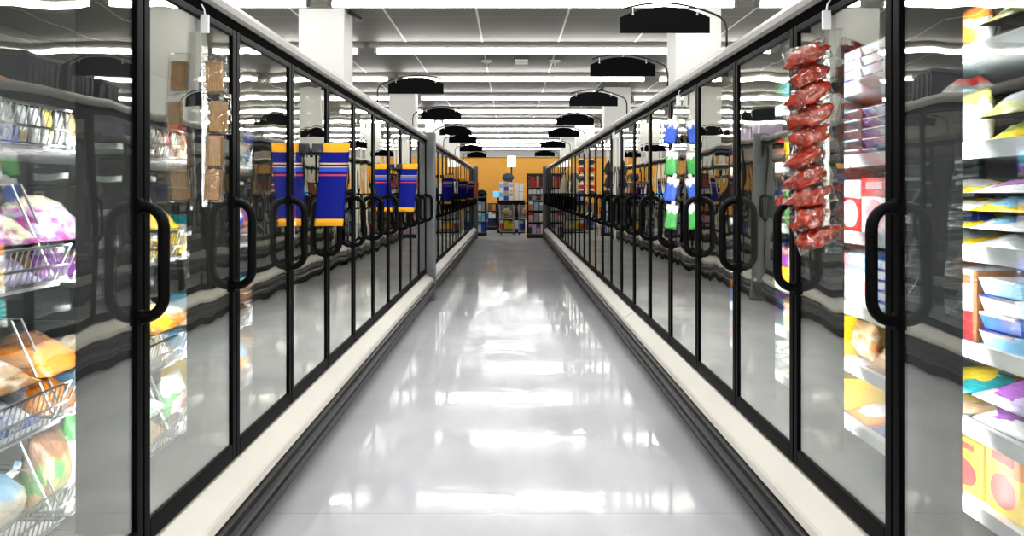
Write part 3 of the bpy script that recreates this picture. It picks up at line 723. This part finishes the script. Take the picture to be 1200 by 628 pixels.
# green and blue bottles on the fourth right door
strip(1, 4.88, 1.93, 1.02, 'clear plastic clip strip carrying green and blue packs on a right door')
for i, (y_, c, nm) in enumerate(((155, 'blue', 'topmost'), (192, 'green', 'second from the top'), (223, 'blue', 'third from the top'), (255, 'green', 'lowest'))):
    z = H_CAM+(225-y_)*4.88/934
    r = empty('tall_pouch', (D[1]-.058, 4.87, z)); r.rotation_euler = (0, .22 if i % 2 == 0 else .12, 0)
    me = sheet_bag(.075, .03, .15, False, 90+i); bmesh.ops.rotate(me, verts=me.verts, cent=(0, 0, 0), matrix=Matrix.Rotation(PI/2, 3, 'Z')); bmesh.ops.translate(me, verts=me.verts, vec=(0, 0, -.07))
    obj('pouch_body', me, pack(c, c, 'white', 'blotch', .25, .3), r, smooth=True)
    b = nb(); lathe(b, [(.012, .078), (.012, .10), (.006, .104)], 10); obj('pouch_cap', b, plain('cap white', (.8, .8, .82), .3), r)
    tag(r, '%s tall pouch on the clip strip of the fifth right door, %s' % (c, nm), 'pouch', 'green and blue pouches on a right clip strip')
# dark tufts, red and black dots, pale cone further along
strip(1, 7.93, 1.93, 1.30, 'clear plastic clip strip carrying black tufted brushes on a right door')
for i, z in enumerate((1.62, 1.49)):
    b = nb(); rr = random.Random(i)
    for k in range(60):
        a = rr.uniform(0, 2*PI); e = rr.uniform(.3, 1.0)
        tip = Vector((math.cos(a)*.05*e, math.sin(a)*.05*e, -.11-.03*rr.random()+.05*e))
        tube(b, [(0, 0, .04), tip*.5+Vector((0, 0, .04)), tip], .004, 4)
    o = obj('black_tuft', b, plain('black bristle', (.008, .007, .007), .6), None, (D[1]-.062, 7.92, z))
    tag(o, 'black bristly tuft hanging on a clip strip, %s of two' % ('upper' if i == 0 else 'lower'), 'brush', 'black tufts on a right clip strip')
strip(1, 10.97, 1.93, 1.30, 'clear plastic clip strip carrying small red and black packs on a right door')
for i, z in enumerate((1.76, 1.66, 1.54, 1.42, 1.34)):
    c = ('charcoal', 'red')[i % 2]
    b = nb(); lump(b, .045, .02, .035, i+60, .2); o = obj('small_pack', b, plain('pack '+c, COL[c], .4), None, (D[1]-.062, 10.96, z), True)
    b = nb(); box(b, -.03, .03, -.012, -.004 if False else .012, .03, .055, .002); obj('header_card', b, plain('panel white', COL['white'], .4), o)
    tag(o, '%s small pack on the distant right clip strip, %s' % ('black' if c == 'charcoal' else c, 'topmost' if i == 0 else ('lowest' if i == 4 else ORD[i+1]+' from the top')), 'pack', 'small packs on the distant clip strip')
r = empty('pale_mop_head', (D[1]-.085, 14.1, 1.60))
b = nb()
lathe(b, [(.075, -.26), (.078, -.24), (.06, -.05), (.03, .0), (.02, .06)], 14); obj('mop_fringe', b, plain('pale fringe', (.62, .60, .42), .8, bump=.5), r, smooth=True)
b = nb(); tube(b, [(0, 0, .06), (.02, 0, .12), (.07, 0, .16)], .006, 6); obj('hook', b, CHROME, r)
tag(r, 'pale cone-shaped item hanging on a far right freezer door', 'mop')

# ------------------------------------------------------------------ things stored on top of the cases (seen mirrored in the glass)
CR = plain('black crate plastic', (.010, .012, .018), .35)
def crate(s, y, ly, h, label):
    X0, X1 = D[s]+.56, D[s]+.88
    r = empty('storage_crate', (s*(X0+X1)/2, y, 2.062))
    b = nb(); d = (X1-X0)/2; t = .012
    o_ = [(-d*.9, -ly/2*.93), (d*.9, -ly/2*.93), (d*.9, ly/2*.93), (-d*.9, ly/2*.93)]; O = [(-d, -ly/2), (d, -ly/2), (d, ly/2), (-d, ly/2)]
    lo = [b.verts.new((x, yy, 0)) for x, yy in o_]; hi = [b.verts.new((x, yy, h)) for x, yy in O]
    ih = [b.verts.new((x*(1-t/d), yy*(1-2*t/ly), h)) for x, yy in O]; il = [b.verts.new((x*(1-t/d), yy*(1-2*t/ly), t)) for x, yy in o_]
    for i in range(4):
        j = (i+1) % 4
        b.faces.new((lo[i], lo[j], hi[j], hi[i])); b.faces.new((hi[i], hi[j], ih[j], ih[i])); b.faces.new((ih[i], ih[j], il[j], il[i]))
    b.faces.new(lo[::-1]); b.faces.new(il); obj('crate_body', b, CR, r)
    b = nb(); box(b, -d-.012, -d+.002, -ly/2-.012, ly/2+.012, h-.035, h, .004); box(b, d-.002, d+.012, -ly/2-.012, ly/2+.012, h-.035, h, .004)
    box(b, -d, d, -ly/2-.012, -ly/2+.002, h-.035, h, .004); box(b, -d, d, ly/2-.002, ly/2+.012, h-.035, h, .004); obj('crate_rim', b, plain('crate rim', (.03, .034, .045), .3), r)
    b = nb(); n = int(ly/.09)
    for k in range(n):
        yy = -ly/2+ly*(k+.5)/n; box(b, -s*(d+.004), -s*(d-.03), yy-.008, yy+.008, .03, h-.04, .003)
    obj('crate_rib', b, CR, r)
    tag(r, label, 'crate')
crate(1, 6.25, .56, .36, 'large black storage crate on the right freezers, mirrored in the nearest left door')
crate(1, 6.86, .50, .36, 'second black storage crate along the top of the right freezers')
crate(1, 7.34, .34, .30, 'small narrow black crate behind two larger ones on the right freezers')
crate(-1, 7.15, .40, .36, 'black storage crate on top of the left freezers, mirrored in the nearest right door')
def top_bag(s, y, w_, d, h, c, label, nm='loose_bag'):
    o = obj(nm, sheet_bag(w_, d, h, True, 120+int(y*10)), pack(*c, 'blotch', .3, .3), None, (s*(D[s]+.60), y, 2.062), True); tag(o, label, 'bag')
top_bag(1, 5.62, .55, .4, .17, ('magenta', 'orange', 'cream'), 'purple and orange bag lying on top of the right freezers')
top_bag(-1, 6.45, .6, .4, .22, ('white', 'grey', 'red'), 'white bag with red marking lying on top of the left freezers')
for y, h, c in ((11.9, .3, 'nearer'), (12.5, .28, 'farther')):
    b = nb(); box(b, -.16, .16, -.24, .24, 0, h, .004); o = obj('carton', b, pack('white', 'purple', 'lilac', 'half'), None, (-(D[-1]+.70), y, 2.062)); tag(o, 'white and purple carton on top of the left freezers past the post, the %s one' % c, 'box')

# ------------------------------------------------------------------ far end of the aisle
DARK = plain('black display metal', (.012, .012, .013), .45)
def shelf_display(name, x0, x1, y0, y1, h, zs, label, cat='shelf unit', open_front=True):
    r = empty(name, ((x0+x1)/2, (y0+y1)/2, 0)); cx, cy_ = (x0+x1)/2, (y0+y1)/2
    b = nb(); box(b, x0-cx, x1-cx, y0-cy_, y1-cy_, 0, .10, .006); obj('base', b, DARK, r)
    for sx in (-1, 1):
        b = nb(); xx = (x0-cx) if sx < 0 else (x1-cx-.025); box(b, xx, xx+.025, y0-cy_, y1-cy_, .10, h, .003); obj('side_panel', b, DARK, r)
    b = nb(); box(b, x0-cx+.025, x1-cx-.025, y1-cy_-.02, y1-cy_, .10, h); obj('back_panel', b, DARK, r)
    for z in zs:
        b = nb(); box(b, x0-cx+.025, x1-cx-.025, y0-cy_+.01, y1-cy_-.02, z-.02, z); obj('shelf', b, plain('grey shelf', (.25, .25, .26), .4), r)
    tag(r, label, cat)
def goods(x0, x1, y, z, n, h, pal, label, names, stand=.12):
    w_ = (x1-x0)/n
    for i in range(n):
        a, b_, c_ = pal[i % len(pal)]
        b = nb(); hh = h*(1-.12*((i*7) % 3)/2); box(b, -w_*.44, w_*.44, -stand/2, stand/2, 0, hh, .006)
        nm, cat = names
        o = obj(nm, b, pack(a, b_, c_, 'half' if i % 2 else 'oval'), None, (x0+w_*(i+.5), y, z+.001))
        q = 'leftmost' if i == 0 else ('rightmost' if i == n-1 else ORD[i+1]+' from left')
        tag(o, '%s %s %s, %s' % (a.replace(' ', '-'), nm.replace('_', ' '), label, q), cat, '%ss %s' % (nm.replace('_', ' '), label))
# right black display
shelf_display('display_rack', .50, 1.06, 23.35, 23.75, 1.90, (.12, .48, .82, 1.12, 1.30, 1.50), 'tall black display rack of packaged goods at the far right end of the aisle')
for z, n, h, pal, lab in ((.12, 4, .30, [('charcoal', 'pink', 'lilac'), ('purple', 'pink', 'lilac'), ('pink', 'purple', 'white'), ('light blue', 'grey', 'white')], 'on the bottom shelf of the black rack'),
                          (.48, 3, .28, [('pink', 'red', 'white'), ('charcoal', 'navy', 'grey'), ('cream', 'white', 'olive')], 'on the second shelf up of the black rack'),
                          (.82, 3, .26, [('orange', 'white', 'red'), ('white', 'grey', 'light blue'), ('grey', 'white', 'orange')], 'on the third shelf up of the black rack'),
                          (1.12, 4, .13, [('charcoal', 'red', 'white'), ('navy', 'charcoal', 'grey')], 'on the fourth shelf up of the black rack'),
                          (1.30, 4, .15, [('white', 'pink', 'charcoal'), ('charcoal', 'red', 'white')], 'on the fifth shelf up of the black rack'),
                          (1.50, 6, .32, [('brown', 'dark red', 'tan'), ('dark red', 'charcoal', 'red'), ('red', 'dark red', 'charcoal')], 'on the top shelf of the black rack')):
    goods(.54, 1.02, 23.45, z, n, h, pal, lab, ('small_carton', 'box'), .13)
# middle display table with boxes and a duffel bag
shelf_display('display_table', -.42, .50, 26.2, 26.8, 1.08, (.14, .50, 1.08), 'low black display stacked with blue and white boxes at the aisle end')
goods(-.36, .46, 26.38, .14, 5, .28, [('red', 'white', 'dark red'), ('olive', 'green', 'yellow'), ('yellow', 'olive', 'white'), ('blue', 'navy', 'white'), ('blue', 'light blue', 'white')], 'on the bottom shelf of the middle display', ('grocery_box', 'box'), .2)
for lv in range(4):
    goods(-.36, .12, 26.45, 1.081+.152*lv, 3, .15, [('light blue', 'white', 'blue'), ('white', 'light blue', 'grey'), ('light blue', 'cream', 'white')] if lv % 2 else [('white', 'light blue', 'yellow'), ('light blue', 'white', 'blue'), ('cream', 'white', 'light blue')], 'in blue stack on middle display, %s layer up' % ORD[lv+1], ('stacked_box', 'box'), .3)
for lv in range(2):
    goods(.14, .46, 26.45, 1.081+.29*lv, 2, .285, [('white', 'white', 'grey'), ('white', 'grey', 'white')], 'in %s layer of the white stack on the middle display' % ('the lower', 'the upper')[lv], ('white_carton', 'box'), .3)
b = nb(); lump(b, .20, .12, .14, 5, .12, (0, 0, .14)); bag = obj('duffel_bag', b, plain('slate blue fabric', (.07, .11, .17), .7, bump=.3), None, (-.06, 26.45, 1.081+.152*4), True)
b = nb(); tube(b, [(.12, 0, .20), (.16, 0, .06), (.19, -.02, -.02)], .012, 6); obj('bag_strap', b, plain('pale strap', (.6, .6, .62), .6), bag)
tag(bag, 'slate blue rounded bag sitting on the box stack below the white lane light', 'bag')
# shopping carts
def make_cart():
    r = empty('shopping_cart', (0, 0, 0))
    b = nb(); W0, W1, L_ = .25, .19, .46
    for f in range(0, 6):
        t = f/5; z = .50+.42*t; k = .82+.18*t
        tube(b, [(-W0*k, -L_*k, z), (W0*k, -L_*k, z), (W0*k, L_*k, z), (-W0*k, L_*k, z)], .006, 5, True)
    for i in range(9):
        x = -1+2*i/8
        for yy in (-1, 1): tube(b, [(x*W0*.82, yy*L_*.82, .50), (x*W0, yy*L_, .92)], .004, 4)
    for i in range(13):
        y = -1+2*i/12
        for xx in (-1, 1): tube(b, [(xx*W0*.82, y*L_*.82, .50), (xx*W0, y*L_, .92)], .004, 4)
        tube(b, [(-W0*.82, y*L_*.82, .50), (W0*.82, y*L_*.82, .50)], .004, 4)
    obj('wire_basket', b, CHROME, r)
    b = nb()
    for xx in (-.22, .22): tube(b, [(xx, -.42, .12), (xx, .38, .12), (xx, .42, .3), (xx, .45, .52), (xx, .52, .98)], .012, 6)
    tube(b, [(-.22, -.42, .12), (.22, -.42, .12)], .012, 6); tube(b, [(-.2, -.3, .13), (-.2, -.34, .5)], .01, 6); tube(b, [(.2, -.3, .13), (.2, -.34, .5)], .01, 6)
    obj('cart_frame', b, CHROME, r)
    b = nb(); tube(b, [(-.24, .52, .98), (.24, .52, .98)], .018, 8); obj('push_handle', b, SIGNA, r)
    for xx in (-.2, .2):
        for yy in (-.38, .36):
            b = nb(); lathe(b, [(.055, -.014), (.06, -.008), (.06, .008), (.055, .014)], 14); bmesh.ops.rotate(b, verts=b.verts, cent=(0, 0, 0), matrix=Matrix.Rotation(PI/2, 3, 'Y')); bmesh.ops.translate(b, verts=b.verts, vec=(xx, yy, .061)); obj('wheel', b, SIGNA, r)
    return r
c0 = make_cart(); c0.location = (-.09, 25.35, 0); c0.rotation_euler = (0, 0, .06)
tag(c0, 'silver wire shopping cart facing the aisle, the left of two', 'shopping cart', 'shopping carts at the aisle end')
c1_ = copy_tree(c0); c1_.location = (.50, 25.30, 0); c1_.rotation_euler = (0, 0, -.04)
tag(c1_, 'silver wire shopping cart beside the tall black rack, right of two', 'shopping cart', 'shopping carts at the aisle end')
for x, y, c, q in ((-.09, 25.12, ('brown', 'tan', 'olive'), 'in front'), (-.09, 25.52, ('olive', 'brown', 'tan'), 'behind')):
    b = nb(); lump(b, .15, .13, .16, int(y*100) % 97+50, .2, (0, 0, .16)); tag(obj('grocery_sack', b, pack(*c, 'blotch'), None, (x, y, .51), True), 'brown lumpy sack of groceries %s inside the left cart' % q, 'sack', 'sacks in the left cart')
b = nb(); lump(b, .15, .2, .17, 77, .2, (0, 0, .17)); tag(obj('grocery_sack', b, pack('brown', 'caramel', 'tan', 'blotch'), None, (.50, 25.3, .51), True), 'brown lumpy sack of groceries inside the right cart', 'sack')
# left low rack with white and blue goods
shelf_display('low_rack', -1.02, -.72, 24.3, 24.9, 1.22, (.12, .45, .78, 1.20), 'low rack of white and blue goods beside the far left post')
for z, pal, lab in ((.12, [('white', 'light blue', 'grey'), ('light blue', 'white', 'blue')], 'on the bottom shelf of the low left rack'), (.45, [('light blue', 'white', 'grey'), ('white', 'grey', 'light blue')], 'on the middle shelf of the low left rack'), (.78, [('white', 'light blue', 'white'), ('light blue', 'white', 'grey')], 'on the upper shelf of the low left rack')):
    goods(-.98, -.76, 24.42, z, 2, .28, pal, lab, ('tall_packet', 'packet'), .15)
b = nb(); lump(b, .16, .13, .11, 31, .3, (0, 0, .11)); tag(obj('dark_sack', b, plain('black sack', (.012, .012, .014), .6), None, (-.87, 24.55, 1.201), True), 'black lumpy sack on top of the low left rack', 'sack')
# checkout counters, lane light
def counter(x, y, label):
    r = empty('checkout_counter', (x, y, 0))
    b = nb(); box(b, -.35, .35, -1.1, 1.1, 0, .86, .01); obj('counter_body', b, plain('grey laminate', (.30, .27, .24), .5), r)
    b = nb(); box(b, -.30, .10, -1.05, .6, .861, .885, .004); obj('belt', b, SIGNA, r)
    b = nb(); box(b, .14, .20, -.3, .1, .861, 1.15, .006); obj('register_post', b, DARK, r)
    b = nb(); box(b, -.02, .30, -.32, -.28, 1.15, 1.38, .006); obj('register_screen', b, emit('screen glow', (.1, .35, .8), 1.0), r)
    tag(r, label, 'checkout counter')
counter(-.62, 31.0, 'checkout counter with lit blue screen seen left of the middle display')
counter(1.6, 31.0, 'checkout counter behind the tall black rack')
counter(-3.4, 30.0, 'checkout counter behind the far end of the left freezers')
shelf_display('magazine_rack', -.95, -.45, 28.2, 28.55, .95, (.14, .42, .70), 'small dark rack of snacks between the low left rack and the middle display')
for z, pal, lab in ((.14, [('blue', 'light blue', 'white'), ('red', 'white', 'navy'), ('charcoal', 'navy', 'white')], 'on the bottom shelf of the small dark rack'), (.42, [('blue', 'cyan', 'white'), ('light blue', 'blue', 'white'), ('white', 'grey', 'charcoal')], 'on the middle shelf of the small dark rack'), (.70, [('tan', 'caramel', 'brown'), ('caramel', 'orange', 'brown'), ('orange', 'tan', 'red')], 'on the upper shelf of the small dark rack')):
    goods(-.9, -.5, 28.3, z, 3, .24, pal, lab, ('snack_box', 'box'), .12)
r = empty('lane_light', (.06, 30.2, 0))
b = nb(); box(b, -.16, .16, -.16, .16, 2.30, 2.71, .02); obj('light_box', b, emit('lane light glow', (1, .97, .9), 1.6), r)
b = nb(); tube(b, [(0, 0, .02), (0, 0, 2.30)], .03, 10); lathe(b, [(.18, 0), (.18, .015), (.05, .03)], 16); obj('light_pole', b, DARK, r)
tag(r, 'glowing white box lane light on a dark pole before the orange wall', 'lane light')
